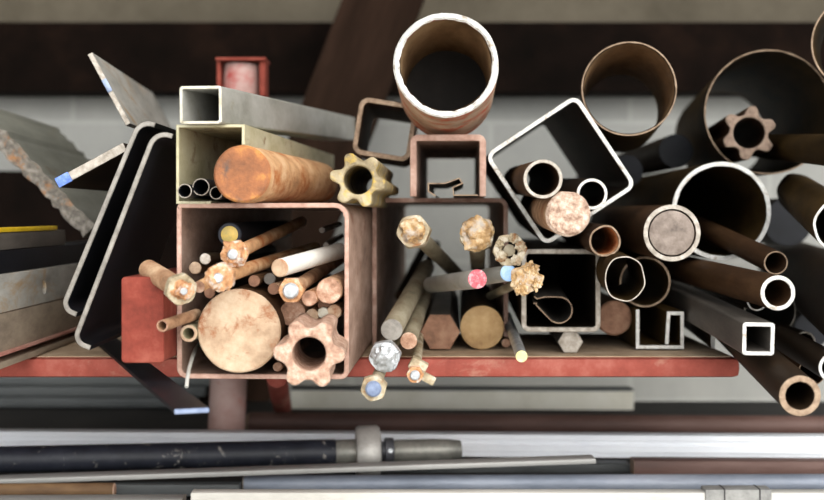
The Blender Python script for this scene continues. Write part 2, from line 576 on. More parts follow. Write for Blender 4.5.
# post: pipe with a bracket at its head
pa, pb = P(242, 66, .66), P(226, 440, .62)
bm = bmesh.new()
dv = (pb - pa).normalized()
bm2 = sweep_bm([pa, pb, pb + dv * .66], 18.5 * S(.62), 32)
rpart('post', bm2, 'post_pink')
bm.free()
c = P(243, 64, .65)
bm = bmesh.new()
s = S(.62)
box_bm(bm, c.x - 23 * s, c.y + .004, c.z - 20 * s, 4 * s, .045, 46 * s, .002)
box_bm(bm, c.x + 21 * s, c.y + .004, c.z - 16 * s, 6 * s, .045, 36 * s, .002)
box_bm(bm, c.x, c.y + .0, c.z + 3 * s, 50 * s, .06, 3 * s, .001)
rpart('post_bracket', bm, 'red_dusty')
bm = sweep_bm([P(277, 377, .47), P(280, 396, .62), P(283, 408, .86)], 10.5 * S(.5), 20)
rpart('brace', bm, 'red_paint')
x2 = P(1010, 0, .5).x
bm = bmesh.new()
box_bm(bm, -1.1, .5, .33, .05, .05, .62, .004)
rpart('post', bm, 'post_pink')
bm = bmesh.new()
box_bm(bm, 1.1, .5, .33, .05, .05, .62, .004)
rpart('post', bm, 'post_pink')

# ------------------------------------------------------------------ stock on the left
XS = -.436                                     # right-hand faces of the flats stacked at the left


def flat_stack(name, label, z0, z1, y0, y1, w, m, dx=0, cat='bar', group=None):
    bm = bmesh.new()
    h = z1 - z0
    box_bm(bm, -w / 2, (y1 - y0) / 2, h / 2, w, y1 - y0, h, min(.0015, h * .3))
    o = link(name, bm, m)
    o.location = (XS + dx, y0, z0)
    return tag(o, label, cat, group)


def cut_hole(o, bm):
    """Drill: subtract a cutter mesh (in the object's own space)."""
    me = bpy.data.meshes.new('cutter')
    bm.to_mesh(me)
    bm.free()
    c = bpy.data.objects.new('cutter', me)
    COL.objects.link(c)
    bpy.context.view_layer.update()
    c.matrix_world = o.matrix_world.copy()
    md = o.modifiers.new('hole', 'BOOLEAN')
    md.object = c
    md.solver = 'EXACT'
    bpy.context.view_layer.update()
    dg = bpy.context.evaluated_depsgraph_get()
    new = bpy.data.meshes.new_from_object(o.evaluated_get(dg))
    o.modifiers.clear()
    o.data = new
    bpy.data.objects.remove(c)
    bpy.data.meshes.remove(me)


flat_stack('flat_bar', 'tan edged flat bar lowest of the stack at the left, lying on the red beam', BT + .001, BT + .008, -.25, .8, .09, 'brown_bar', .002)
b = flat_stack('box_section', 'brown box section with a pale red lower lip in the left stack', .8525, .8955, -.25, .85, .07, 'brown_bar')
bm = bmesh.new()
box_bm(bm, -.03, .55, .0, .066, 1.1, .004, .001)
o = link('lower_lip', bm, 'red_line', b)
o['label'] = 'pale red lower lip'
bm = bmesh.new()
box_bm(bm, -.04, .5, -.0065, .03, .7, .006, .001)
link('packing_strip', bm, 'dark_grey', b)
hb = flat_stack('drilled_flat_bar', 'pale grey flat bar on edge with a drilled hole, middle of the left stack', .896, .937, -.25, .9, .04, 'light_bar', .001)
bm = bmesh.new()
d = .434 * 1300 / 367
bmesh.ops.create_cone(bm, cap_ends=True, segments=24, radius1=.009, radius2=.009, depth=.11, matrix=Matrix.Translation((-.006, d - D0 + .25, .019)) @ Matrix.Rotation(math.radians(90), 4, 'Y'))
cut_hole(hb, bm)
flat_stack('flat_bar', 'dark blue-black bar on edge above the drilled grey flat bar', .9375, .962, -.25, .9, .05, 'black_scale', -.001)
flat_stack('flat_bar', 'dusty brown bar under the yellow edged strip at the far left', .9625, .981, -.25, .34, .05, 'grey_scale', -.001)
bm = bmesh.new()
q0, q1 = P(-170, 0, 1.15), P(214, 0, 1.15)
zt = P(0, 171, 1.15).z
box_bm(bm, (q0.x + q1.x) / 2, 1.165, zt / 2, q1.x - q0.x, .03, zt, .003)  # invented dark board, stands in for the black shade behind the left stack
tag(link('shade_filler_board', bm, 'wood_dark'), 'added black board standing for shade behind the rack at the far left', 'board')
flat_stack('flat_strip', 'thin strip with a bright yellow edge on top of the left stack', .9815, .9865, -.25, .3, .012, 'yellow_paint', .0)


def plate(name, label, px, py, y, w, t, ang, m, em, L, vp, jit=0, cat='plate', ch=.0006):
    n = 28
    o = [(-w / 2 + w * i / n, -t / 2) for i in range(n + 1)] + [(w / 2 - w * i / n, t / 2) for i in range(n + 1)]
    if jit:
        o = [(x, z + R.uniform(-1, 1) * jit * t) for x, z in o]
    return bar(name, label, cat, px, py, y, o, None, L=L, vp=vp, roll=ang, m=m, em=em, ch=ch, jit=.0025 if jit else 0)


plate('steel_plate', 'thick grey-green plate tilted down to the right with a rough flame-cut end, far left', 30, 169, .36, 172, 16, -46, 'plate', 'flame_cut', .4, (400, 240), .13)
b = plate('flat_bar', 'flat bar with a blue painted corner resting on the flame-cut plate', 91, 165, .05, 77, 9, 28.5, 'dark_steel', 'dull_cut', .4, (400, 215))
s = S(.05)
bm = bmesh.new()
box_bm(bm, -31 * s, -.0003, 0, 15 * s, .0035, 10.5 * s, .001)
o = link('paint_mark', bm, 'blue_paint', b)
o['label'] = 'blue paint mark'
b = plate('flat_bar', 'pale grey flat bar leaning up above the black channels at upper left', 109, 89, .15, 80, 5, -62, 'light_bar', 'dull_cut', .6, (300, 192))
bm = bmesh.new()
s = S(.15)
box_bm(bm, -4 * s, -.0002, 0, 14 * s, .002, 5 * s, .0006)
link('cut_facet', bm, 'blue_cut', b)


def channel_path(H, f, r, q, k=7):
    return [(f, -H / 2)] + arc(r, -H / 2 + r, r, 270, 180, k) + arc(q, H / 2 - q, q, 180, 90, k) + [(max(f, q + 1), H / 2)]


def channel(name, label, px, py, y, H, f, r, q, t, roll, **k):
    # path runs up the outer face of the web; metal lies inside (to the right when walking up)
    p = sheet(channel_path(H, f, r, q), -t)
    return bar(name, label, 'channel', px, py, y, p, None, roll=roll, **k)


channel('steel_channel', 'black rounded C channel leaning right, nearer one beside the red block', 112.5, 235, 0, 232, 20, 13, 18, 5, -21.2, L=.3, vp=(405, 210), m='black_scale', em='scale_edge', ch=.0008)
channel('steel_channel', 'black rounded C channel leaning behind the other one, on the left of it', 99, 213, .03, 210, 18, 13, 17, 5, -22.5, L=.3, vp=(405, 210), m='black_scale', em='scale_edge', ch=.0008)
b = bar('red_block', 'upright red painted rectangular bar end left of the large box section', 'bar', 142.5, 320, -.05, rrect(43, 86, 4), None, L=.36, m='red_dusty', em='red_dusty', ch=.001, end_name='end_face')
bar('flat_bar', 'black flat bar with a blue-bright cut end poking out low under the red block', 'bar', 192, 411, -.2, rrect(35, 5, 1.2, 3), None, to=(108, 342, .34), L=.66, m='black_scale', em='blue_cut')

# ------------------------------------------------------------------ upper left: channels and bars on the large box
b = bar('rectangular_tube', 'pale galvanised rectangular tube lying on the cream channel, upper left', 'tube', 200.5, 105, -.02, rrect(43, 38, 3), offset(rrect(43, 38, 3), 3), L=.78, vp=(576, 169), m='silver', em='silver_edge', jit=.0006)
pth = [(211, 201), (178.5, 201), (178.5, 127.5), (242, 127.5), (242, 145)]
c0 = (210, 165)
pr = sheet([(x - c0[0], c0[1] - z) for x, z in pth], 3)
bar('lipped_channel', 'cream lipped channel under the galvanised tube, with small pipes inside', 'channel', 210, 165, 0, pr, None, L=.7, vp=(500, 212), m='cream', em='cream', ch=.0006)
rod('round_bar', 'thick orange rusted round bar lying on top of the large box section', 242, 174, -.05, 29, L=.5, vp=(505, 205), m='orange_rust', em='orange_end', dent=.02, seed=3, ch=.002, end_name='end_face')
pipe('thin_pipe', 'thin dark pipe leftmost of the trio in the cream channel', 184.6, 191, -.03, 7.2, 1, L=.4, vp=(475, 212), m='black_scale', em='dull_cut')
pipe('thin_pipe', 'larger thin dark pipe, middle of the trio in the cream channel', 200.8, 187, -.02, 8.6, 1, L=.4, vp=(475, 212), m='black_scale', em='dull_cut')
pipe('thin_pipe', 'thin dark pipe half hidden by the orange bar in the cream channel', 216, 193, -.02, 6.5, 1, L=.4, vp=(475, 212), m='black_scale', em='dull_cut')


def star_tube(label, px, py, y, ro, ri, rh, rot, m, em, L=.4, jit=.00025, **k):
    ou = wobble(star(ro, ri, 6, rot), .05, px, 2)
    return bar('star_profile_tube', label, 'tube', px, py, y, ou, circ(rh, 96), L=L, m=m, em=em, jit=jit, ch=.0012, end_name='end_face', **k)


star_tube('star-shaped tube with yellow paint traces, beside the orange round bar', 358, 180, 0, 28, 19.5, 14.5, -10, 'gold_star', 'gold_star', .42, vp=(440, 212))

# ------------------------------------------------------------------ the large box and what is in it
bar('box_section', 'large pinkish rusted box section crammed with bolts and bars', 'box', 262.5, 291, 0, rrect(173, 176, (15, 6, 11, 8)), offset(rrect(173, 176, (15, 6, 11, 8)), 4.8), L=.85, m='pink_rust', em='pink_edge', jit=.0005, ch=.0008)
rod('round_bar', 'largest solid round bar with a tan sawn face, inside the large box', 239, 331, -.02, 42, L=.6, m='brown_steel', em='tan_end', n=64, ch=.0015, dent=.012, seed=5, end_name='sawn_face')
star_tube('pink star-shaped tube poking from the bottom right corner of the large box', 309, 354, -.095, 35.5, 26, 17, -2, 'pink_star', 'pink_star', .1, vp=(400, 206))
GB = 'round bar ends in the large box'
for lab, px, py, y, r, m, em, L in (
        ('stout tan round bar end highest against the right wall of the box', 328.5, 291, -.02, 12.8, 'rust', 'rust_end', .4),
        ('small round bar end left of the stout one, beside the silver tipped nut', 309, 298.5, -.03, 7.8, 'rust', 'rust_end', .3),
        ('stout rusty round bar end between the big sawn bar and the pink star', 292.5, 313.5, .012, 13, 'rust', 'rust_end', .3),
        ('small pale round bar end just right of the stout rusty one', 312, 315.5, .012, 6.6, 'rust', 'tan_end', .3),
        ('small silvery round bar end above the pink star tube', 323, 313, .012, 5.8, 'grey_scale', 'silver_edge', .3),
        ('pale round bar end touching the right wall of the box, above the star', 334, 312, .012, 7.4, 'rust', 'tan_end', .3),
        ('recessed rusty round bar end under the stout tan one', 324, 304, .02, 6.5, 'rust', 'brown_end', .45),
        ('tiny rusty bar end at the box floor between big bar and star', 277.5, 367, .012, 4.8, 'rust', 'rust_end', .45),
        ('dark round bar end right of the rusty nuts, above the big sawn bar', 254, 281, .0, 6, 'brown_steel', 'brown_end', .5),
        ('very dark bar end tucked under the white tube', 269.5, 279, .01, 6, 'dark_steel', 'grey_scale', .5),
        ('dark little bar end above the big sawn bar, under the rusty nuts', 209.5, 293, -.01, 5.5, 'dark_steel', 'brown_end', .5),
        ('pale little bar end upper of two by the left wall of the box', 205, 259, -.02, 5.6, 'dark_steel', 'dull_cut', .5),
        ('dull little bar end lower of two by the left wall of the box', 195, 268, -.02, 6.2, 'brown_steel', 'brown_cut', .5)):
    rod('round_bar', lab, px, py, y, r, L=L, m=m, em=em, dent=.06, seed=px, n=28, ch=.0008, group=GB, end_name='end_face', vp=(445, 225))
rod('round_bar', 'pale round bar stub behind the silver tipped nut', 273.5, 289, -.0, 5.8, L=.4, m='rust', em='brown_end', n=24, group=GB, end_name='end_face', vp=(420, 240))
b = rod('black_tube', 'black tube with a yellow plugged end at the upper left in the large box', 229.5, 234.5, .03, 12, L=.5, m='black_scale', em='rubber', ch=.001, vp=(430, 215))
s = S(.03)
bm = bmesh.new()
lathe_y(bm, [(-.0012, 7 * s), (-.0002, 8.6 * s), (.004, 8.6 * s)], 28)
link('end_plug', bm, 'yellow_cap', b)
b = rod('white_tube', 'white round tube with a scuffed end, right of the rusty nuts', 279.5, 268, -.05, 9.2, L=.17, to=(318, 257, .05), m='white_tube', em='tan_end', n=36, ch=.001)
bolt('bolt with a bright weld blob on its rusty nut, uppermost of the left bolts', 234, 254, -.06, 14.5, 11, 7, .45, to=(305, 220, .42), m='orange_rust', nm='rust_bead', bead=12.5, bead_m='rust_bead', tip=(5.5, 8), tip_m='zinc', seed=2, rot=10)
bolt('bolt with a rusty nut and weld, just left of and below the uppermost one', 219.5, 277.5, -.1, 15.5, 12, 7.4, .5, to=(322, 245, .45), m='orange_rust', nm='rust_bead', bead=12.5, bead_m='rust_bead', tip=(5, 7), tip_m='zinc', seed=5, rot=25)
bolt('stubby bolt with a clean hex nut lying on top of the red block', 182, 290, -.1, 17, 9, 10.8, .1, to=(149, 270, -.015), m='rust', nm='dirty_zinc', bead=10, bead_m='rust_bead', tip=(4.2, 6), tip_m='zinc', seed=8, rot=18)
bolt('bolt with a silver domed tip in a rusty nut, centre of the large box', 291, 290.5, -.05, 13.5, 11, 7.5, .45, to=(335, 262, .3), m='rust', nm='rust_bead', tip=(8, 5), tip_m='zinc', rot=0)
rod('threaded_rod', 'rusty rod running between the stubby hex nut and the next nut', 199, 287, -.07, 6, L=.06, to=(216, 278, -.02), m='orange_rust', em='rust_end', n=20)
pipe('thin_pipe', 'short thin rusty pipe poking left across the box edge by the red block', 162, 326, -.09, 6, 1.6, L=.1, to=(197, 314, .01), m='rust', em='rust_end', n=28)
pipe('thin_pipe', 'thick walled little socket end at the left wall of the large box', 188.5, 333.5, -.02, 8.6, 3, L=.3, m='cream', em='tan_end', n=28)
pts = [P(186.5, 387, -.05), P(187.2, 380, -.045), P(189, 369, -.03), P(192, 358, -.005), P(196, 348, .04), P(200, 343, .1), P(203, 341, .2)]
o = link('bent_wire', sweep_bm(pts, .002), 'silver')
tag(o, 'thin grey wire bent down over the lower left lip of the large box', 'wire')
rod('thin_rod', 'pale thin rod high at the back right in the large box, upper of two', 322, 230, .2, 3, L=.3, to=(340, 224, .5), m='light_bar', em='dull_cut', n=16)
rod('thin_rod', 'pale thin rod high at the back right in the large box, lower of two', 326, 245, .2, 3, L=.3, to=(342, 236, .5), m='light_bar', em='dull_cut', n=16)

# ------------------------------------------------------------------ the second box and the bolts in front of it
t2 = [(-69, -71), (-69, 76), (69, 76), (69, -71)]
W2, H2 = 138, 151


def inv_u(w, h, t, r):
    p = [(-w / 2, -h / 2)] + arc(-w / 2 + r, h / 2 - r, r, 180, 90, 5) + arc(w / 2 - r, h / 2 - r, r, 90, 0, 5) + [(w / 2, -h / 2)]
    return sheet(p, -t)


bar('box_section', 'brown box section, open behind, right of the large crammed box', 'box section', 440, 271.5, .33, inv_u(136, 147, 4.5, 9), None, L=.86, m='pink_rust', em='pink_edge', ch=.0006)
bar('inverted_channel', 'small pinkish inverted channel standing on the brown box, under the white rimmed pipe', 'channel', 448, 165.5, .2, inv_u(76, 62, 6.5, 8), None, L=.5, m='pink_rust', em='pink_edge', jit=.0004, ch=.0008)
pth = [(436, 195.5), (429, 191), (429, 184), (445, 184), (459, 179), (461.5, 183), (452, 187), (453, 195.8), (478, 195.8)]
pr = sheet([(x - 450, 188 - z) for x, z in pth], 1.3)
bar('thin_profile', 'thin folded sheet profile lying inside the small inverted channel', 'profile', 450, 188, .19, pr, None, L=.3, m='grey_scale', em='brown_cut', ch=.0002)
b = bar('square_tube', 'dark square tube tilted, between the galvanised tube and the white rimmed pipe', 'tube', 385, 129.5, .3, rrect(59, 58, 10), offset(rrect(59, 58, 10), 5), roll=-9, L=.3, vp=(420, 200), m='brown_steel', em='brown_cut', jit=.0004, ch=.0008)
b = pipe('pipe', 'fat pipe with a white chipped rim and peeling red body, topmost on the pile', 446, 64.5, .1, 53, 6.3, L=.2, vp=(452, 293), m='peeling', im='beige_inside', em='bright_cut', ch=.002, jit=.0012, n=72, dent=.03, seed=4, plug=True, end_label='white chipped rim')
BO = 'nutted rods in front of the brown box'
bolt('tall hex nut with dark gold weld on a diagonal rod, before the brown box', 413, 231, .1, 18, 15, 8.5, .6, to=(455, 272, .55), m='shank', nm='dirty_zinc', bead=12, bead_m='bead', seed=11, rot=10, group=BO)
bolt('hex nut filled with lumpy weld, top centre in the brown box opening', 477, 234, .1, 19, 13, 9, .6, to=(478, 277, .6), m='shank', nm='dirty_zinc', bead=15.5, bead_m='bead', seed=14, rot=20, group=BO)
bolt('hollow grey hex nut with a ragged hole, touching the right edge of the brown box', 510, 250, .08, 18, 14, 6, .24, to=(491, 258, .55), m='shank', nm='dirty_zinc', bore=8.5, seed=17, rot=5, group=BO)
b = bolt('gold lumpy weld clump below the hollow nut, beside the blue rod end', 527, 278.5, .05, 12, 10, 5, .35, to=(490, 296, .4), m='shank', nm='bead', bead=15, bead_m='bead', seed=21, rot=5, group=BO)
bz = [q for q in bpy.data.objects if q.get('label', '').startswith('hollow grey hex nut')][0]
s = S(.08)
for k, (a, q, r) in enumerate(((20, 11, 5), (75, 12, 4.5), (150, 12, 4), (215, 11, 5.5), (300, 12, 5))):
    bm = lump_bm(r * s, .6, .5, 50 + k, -.001)
    bmesh.ops.translate(bm, vec=(q * s * math.cos(math.radians(a)), 0, q * s * math.sin(math.radians(a))), verts=bm.verts)
    link('weld_bead', bm, 'dirty_zinc', bz)
s = S(.05)
for k, (dx, dz, r) in enumerate(((-6, -9, 7), (7, -4, 7), (3, 8, 7))):
    bm = lump_bm(r * s, .8, .6, 30 + k, -.004)
    bmesh.ops.translate(bm, vec=(dx * s, 0, dz * s), verts=bm.verts)
    link('weld_bead', bm, 'bead', b)
rod('round_bar', 'steel rod with a red chalked end crossing in front of the brown box', 477.5, 279, .06, 9.7, L=.28, to=(420, 286, .42), m='silver', em='red_chalk', n=32, end_label='red chalked end')
rod('round_bar', 'steel rod with a blue chalked end, right of the red one', 508.6, 273, .08, 8.4, L=.34, to=(440, 284, .46), m='silver', em='blue_chalk', n=32, end_label='blue chalked end')
bar('hex_bar', 'rusty hexagonal bar standing in a row with the bronze round bar on the beam', 'bar', 440, 332, .27, hexa(20), None, L=.6, m='grey_scale', em='brown_end', ch=.001, vp=(455, 205), end_name='end_face')
rod('round_bar', 'bronze faced thick round bar resting on the red beam right of the hex bar', 482, 327.6, .28, 22, L=.6, m='dark_steel', em='bronze_end', ch=.001, n=48, dent=.01, seed=6, end_name='end_face')
rod('thin_rod', 'silver rod with a pale yellow end pointing down past the red beam', 521.6, 356.5, .1, 6, L=.32, to=(498, 293, .68), m='zinc', em='yellow_end', n=24, ch=.0008, end_label='pale yellow end')
rod('round_bar', 'small speckled bar end on the beam beside the silver rod', 506, 343, .3, 4.5, L=.3, m='brown_steel', em='rust_end', n=20)
rod('round_bar', 'grey rusty rod with a round end, leftmost inside the brown box', 391.6, 330, .06, 11, L=.55, to=(424, 272, .55), m='shank', em='scale_edge', n=28, ch=.0008)
rod('round_bar', 'tan ended rod between the leftmost grey rod and the hex bar', 408.5, 341, .08, 8.6, L=.55, to=(428, 286, .6), m='shank', em='rust_end', n=28, ch=.0008)
bolt('shiny silver hex nut filled with weld, hanging under the leftmost grey rod', 384.5, 357, .03, 17, 14, 7, .5, to=(416, 300, .5), m='shank', nm='zinc', bead=13, bead_m='zinc', seed=25, rot=10, group=BO)
bolt('lowest hex nut with a blue-white rod tip, under the shiny silver nut', 373.5, 388.5, -.03, 14, 12, 6.5, .5, to=(399, 323, .45), m='shank', nm='dirty_zinc', tip=(8, 5), tip_m='blue_cut', rot=15, group=BO)
b = bolt('small bolt with a flat tab, in front of the red beam below the hex bar', 415, 375, .03, 9, 10, 5.5, .45, to=(421, 319, .42), m='dirty_zinc', nm='rust_bead', tip=(5, 3), tip_m='zinc', rot=0, group=BO)
s = S(.03)
bm = bmesh.new()
box_bm(bm, 0, 0, 0, 24 * s, 5 * s, 9 * s, .0015)
bmesh.ops.rotate(bm, cent=(0, 0, 0), matrix=Matrix.Rotation(math.radians(28), 3, 'Y'), verts=bm.verts)
bmesh.ops.translate(bm, vec=(9 * s, .009, -3 * s), verts=bm.verts)
link('tab', bm, 'dirty_zinc', b)
bm = bmesh.new()
box_bm(bm, 0, 0, 0, 18 * s, 12 * s, 12 * s, .0015)
bmesh.ops.rotate(bm, cent=(0, 0, 0), matrix=Matrix.Rotation(math.radians(28), 3, 'Y'), verts=bm.verts)
bmesh.ops.translate(bm, vec=(3 * s, .016, 7 * s), verts=bm.verts)
link('clamp_block', bm, 'dirty_zinc', b)
rod('thin_rod', 'dark thin rod leaning at the back left inside the brown box', 400, 296, .68, 5, L=.35, to=(425, 246, 1.0), m='dark_steel', em='brown_steel', n=20)
rod('thin_rod', 'dark rod leaning at the back beside the diagonal gold nut rod', 414, 294, .7, 5, L=.35, to=(434, 250, 1.0), m='dark_steel', em='brown_steel', n=20)

# ------------------------------------------------------------------ centre right
sq = rrect(104, 104, 13)
bar('square_tube', 'large square tube stood on its corner with a bright sawn rim', 'tube', 560.5, 170.5, .2, rrect(110, 110, 10), offset(rrect(110, 110, 10), 4.2), roll=33.5, L=.58, vp=(462, 186), m='dark_steel', em='bright_cut', jit=.0004, ch=.0006)
pipe('pipe', 'dark pipe with a grey rim inside the square tube stood on its corner', 543, 179, -.02, 19.6, 3.4, L=.5, vp=(452, 184), m='brown_steel', em='dull_cut')
pipe('pipe', 'small pipe with a bright chipped rim at the right inside the cornered square tube', 592, 194, .1, 15.5, 3, L=.4, vp=(462, 178), m='dark_steel', em='bright_cut', jit=.0005)
rod('round_bar', 'speckled pale round bar at the lower corner of the cornered square tube', 568, 214, -.02, 22.6, L=.5, vp=(452, 186), m='rust', em='speckled', dent=.06, seed=9, ch=.003, n=56, end_name='end_face')
pipe('pipe', 'rusty orange lined pipe left of the capped pipe', 605, 241, .12, 15.8, 2, L=.5, vp=(480, 206), m='brown_steel', im='orange_rust', em='brown_cut', dent=.05, seed=2, jit=.0004)
bar('square_tube', 'square tube with a grey rim holding a folded sheet tube, on the hex bar', 'tube', 561, 290.5, .23, rrect(79, 83, 8), offset(rrect(79, 83, 8), 5), L=.6, m='dark_steel', em='dull_cut', jit=.0004, ch=.0008, plug=True)
pth = [(534, 297), (537, 299.5), (545, 297.5), (556, 297.5)] + [(559 + 12.5 * math.cos(math.radians(a)), 310 - 12.5 * math.sin(math.radians(a))) for a in range(78, -140, -18)] + [(537, 305), (537, 302.5), (533.5, 303)]
pr = sheet([(x - 552, 310 - z) for x, z in pth], 1.2)
bar('folded_sheet_tube', 'thin teardrop folded sheet tube lying inside the grey rimmed square tube', 'tube', 552, 310, .22, pr, None, L=.3, vp=(500, 190), m='grey_scale', em='brown_cut', ch=.0002)
bar('hex_bar', 'grey hexagonal bar end under the grey rimmed square tube on the beam', 'bar', 570.5, 342, .24, hexa(12.6, 0), None, L=.5, m='grey_scale', em='dull_cut', ch=.001, end_name='end_face')
rod('round_bar', 'rust mottled round bar behind the grey rimmed square tube', 614.5, 318, .3, 17.5, L=.5, vp=(430, 212), m='brown_steel', em='brown_end', n=48, dent=.02, seed=4, ch=.002, end_name='end_face')
pipe('crushed_pipe', 'crushed thin pipe with a pale rim, left of the larger brown rimmed pipe', 625, 278.5, .02, 21.5, 1.2, sx=.93, sz=1.08, dent=.09, seed=6, freq=1.6, L=.24, vp=(539, 212), m='olive_steel', em='dull_cut', ch=.0002)
pipe('pipe', 'brown rimmed pipe behind the crushed one, above the hooked channel', 645, 282, .3, 25.5, 2, L=.45, m='olive_steel', em='brown_cut')
pth = [(636, 309.5), (636, 349), (684, 349), (684, 311.5), (667, 311.5), (665, 344)]
pr = sheet([(x - 660, 330 - z) for x, z in pth], 3.6)
bar('hooked_channel', 'channel with an inward hooked lip and pale sawn edge, standing on the beam', 'channel', 660, 330, .27, pr, None, L=.5, vp=(430, 213), m='olive_steel', em='bright_cut', jit=.0003, ch=.0004)
b = pipe('capped_pipe', 'pipe closed by a grey disc, beside the big black bored pipe', 672, 233, .12, 28.5, 4.6, L=.6, m='brown_steel', em='dull_cut', jit=.0003)
s = S(.12)
bm = bmesh.new()
lathe_y(bm, [(.0006, 21.2 * s), (.0014, 22.4 * s), (.03, 22.4 * s)], 56)
o = link('end_disc', bm, 'disc_grey', b)
o['label'] = 'grey steel disc closing the pipe'

# ------------------------------------------------------------------ big pipes and the fan of tubes on the right
pipe('large_pipe', 'thin walled large pipe behind the cornered square tube, wall seen through it', 629, 88.8, .22, 47.3, 1.6, L=.3, vp=(572, 235), m='olive_steel', im='beige_inside', em='brown_cut', dent=.01, n=72, jit=.0004)
pipe('large_pipe', 'largest thin walled pipe at upper right with a star tube inside', 768, 112, .4, 62.5, 1.6, L=.7, vp=(602, 195), m='olive_steel', em='brown_cut', n=80, jit=.0005)
star_tube('pale star-shaped tube inside the largest pipe at upper right', 749, 133, .37, 27, 19, 15.5, 22, 'brown_steel', 'dim_star', .4, vp=(604, 193))
pipe('pipe', 'brown tube running out of the largest pipe beyond the right edge', 860, 152, .0, 18, 2, L=.85, to=(792, 148, .4), m='olive_steel', em='dull_cut')
pipe('large_pipe', 'large pipe cut off by the upper right edge of the picture', 862, 42, .22, 49, 1.8, L=.16, vp=(900, 160), m='olive_steel', em='brown_cut')
pipe('large_pipe', 'black bored large pipe with a white ground rim, right of the capped pipe', 721.5, 211, .3, 49.3, 4.4, L=1.0, m='olive_steel', em='bright_cut', jit=.0006, n=72, plug=True)
pipe('pipe', 'narrow dark pipe sticking out of the black bored large pipe', 776, 263, .1, 12, 1.6, L=.42, to=(726, 239, .34), m='brown_steel', em='brown_cut')
pipe('pipe', 'pipe with a thick white rim below the narrow dark one', 778, 293, 0, 17.6, 4.2, L=.75, to=(668, 265, .5), m='brown_steel', em='bright_cut', jit=.0003)
bar('square_tube', 'square tube with a thick white rim, fanning out lower right', 'tube', 758.5, 339, -.02, rrect(32, 33, 3.5), offset(rrect(32, 33, 3.5), 4), roll=-1, to=(668, 292, .5), L=.7, m='grey_scale', em='bright_cut', jit=.0005, ch=.0005)
pipe('pipe', 'thick walled dark pipe lowest at the right, past the end of the red beam', 800, 396, -.1, 20.5, 6.2, to=(727, 328, .33), L=.6, m='dark_steel', em='brown_cut', jit=.0006)
pipe('crushed_pipe', 'dented pipe with a pale rim cut off by the right edge', 841, 227, 0, 27, 2.6, dent=.12, seed=11, to=(802, 197, .4), L=.48, m='olive_steel', em='bright_cut')
pipe('large_pipe', 'broad dark pipe running beyond the right edge under the dented one', 880, 318, -.05, 51, 4, L=1.38, vp=(692, 209), m='dark_steel', em='dull_cut')
pipe('pipe', 'very thin walled pipe showing only an arc behind the white rimmed tubes', 770, 311, .4, 25.5, .9, L=.4, m='dark_steel', em='dull_cut', ch=.0002)
pipe('pipe', 'small pipe half hidden under the thick white rimmed pipe', 757, 301, .2, 10, 1.6, L=.35, m='dark_steel', em='bright_cut')
pipe('pipe', 'little dark pipe with a ragged rim below the broad dark pipe', 805, 342, .3, 10.5, 1.5, L=.35, m='dark_steel', em='dull_cut', jit=.0008)
pipe('pipe', 'pipe with a thick pale rim at the right edge above the lowest pipe', 834, 368, -.05, 15, 3.2, L=.3, vp=(560, 212), m='dark_steel', em='bright_cut')
pipe('pipe', 'thin rimmed brown pipe just behind the lowest thick walled pipe', 812, 372, .12, 13.5, 1, L=.4, m='brown_steel', em='brown_cut')
pipe('crushed_pipe', 'flattened thin tube seen between the white rimmed pipe and the square tube', 705, 287, .6, 13.5, 1.1, sx=1, sz=.78, dent=.1, seed=3, L=.3, m='dark_steel', em='dull_cut')
rod('round_bar', 'added dark bar for shade between the black bored pipe and the dented pipe', 788, 222, .7, 24, L=.6, m='dark_steel', em='black_scale')  # this and the next three bars are invented, darkening gaps that lie in shade
rod('round_bar', 'added dark bar for shade behind the arc of the thin walled pipe', 812, 330, .75, 18, L=.5, m='dark_steel', em='black_scale')
rod('round_bar', 'added dark bar for shade under the two thin walled large pipes, right one', 676, 151, .62, 17, L=.6, m='dark_steel', em='black_scale')
rod('round_bar', 'added dark bar for shade under the first thin walled large pipe, left one', 627, 171, .66, 16, L=.6, m='dark_steel', em='black_scale')
bar('flat_bar', 'narrow flat bar on edge with a pale end, right of the hooked channel', 'bar', 713, 339, .28, rrect(4, 19, 1, 2), None, L=.3, vp=(520, 200), m='olive_steel', em='bright_cut')

# ------------------------------------------------------------------ long stock lying across the lower shelf


def xbar(name, label, cat, a, b, outer, inner=None, m='dark_grey', em=None, **k):
    """Stock lying across the picture: cut end at a, running to b; outline in metres."""
    return bar(name, label, cat, *a, outer, inner, to=b, L=(P(*b) - P(*a)).length, m=m, em=em or m, px_units=False, **k)


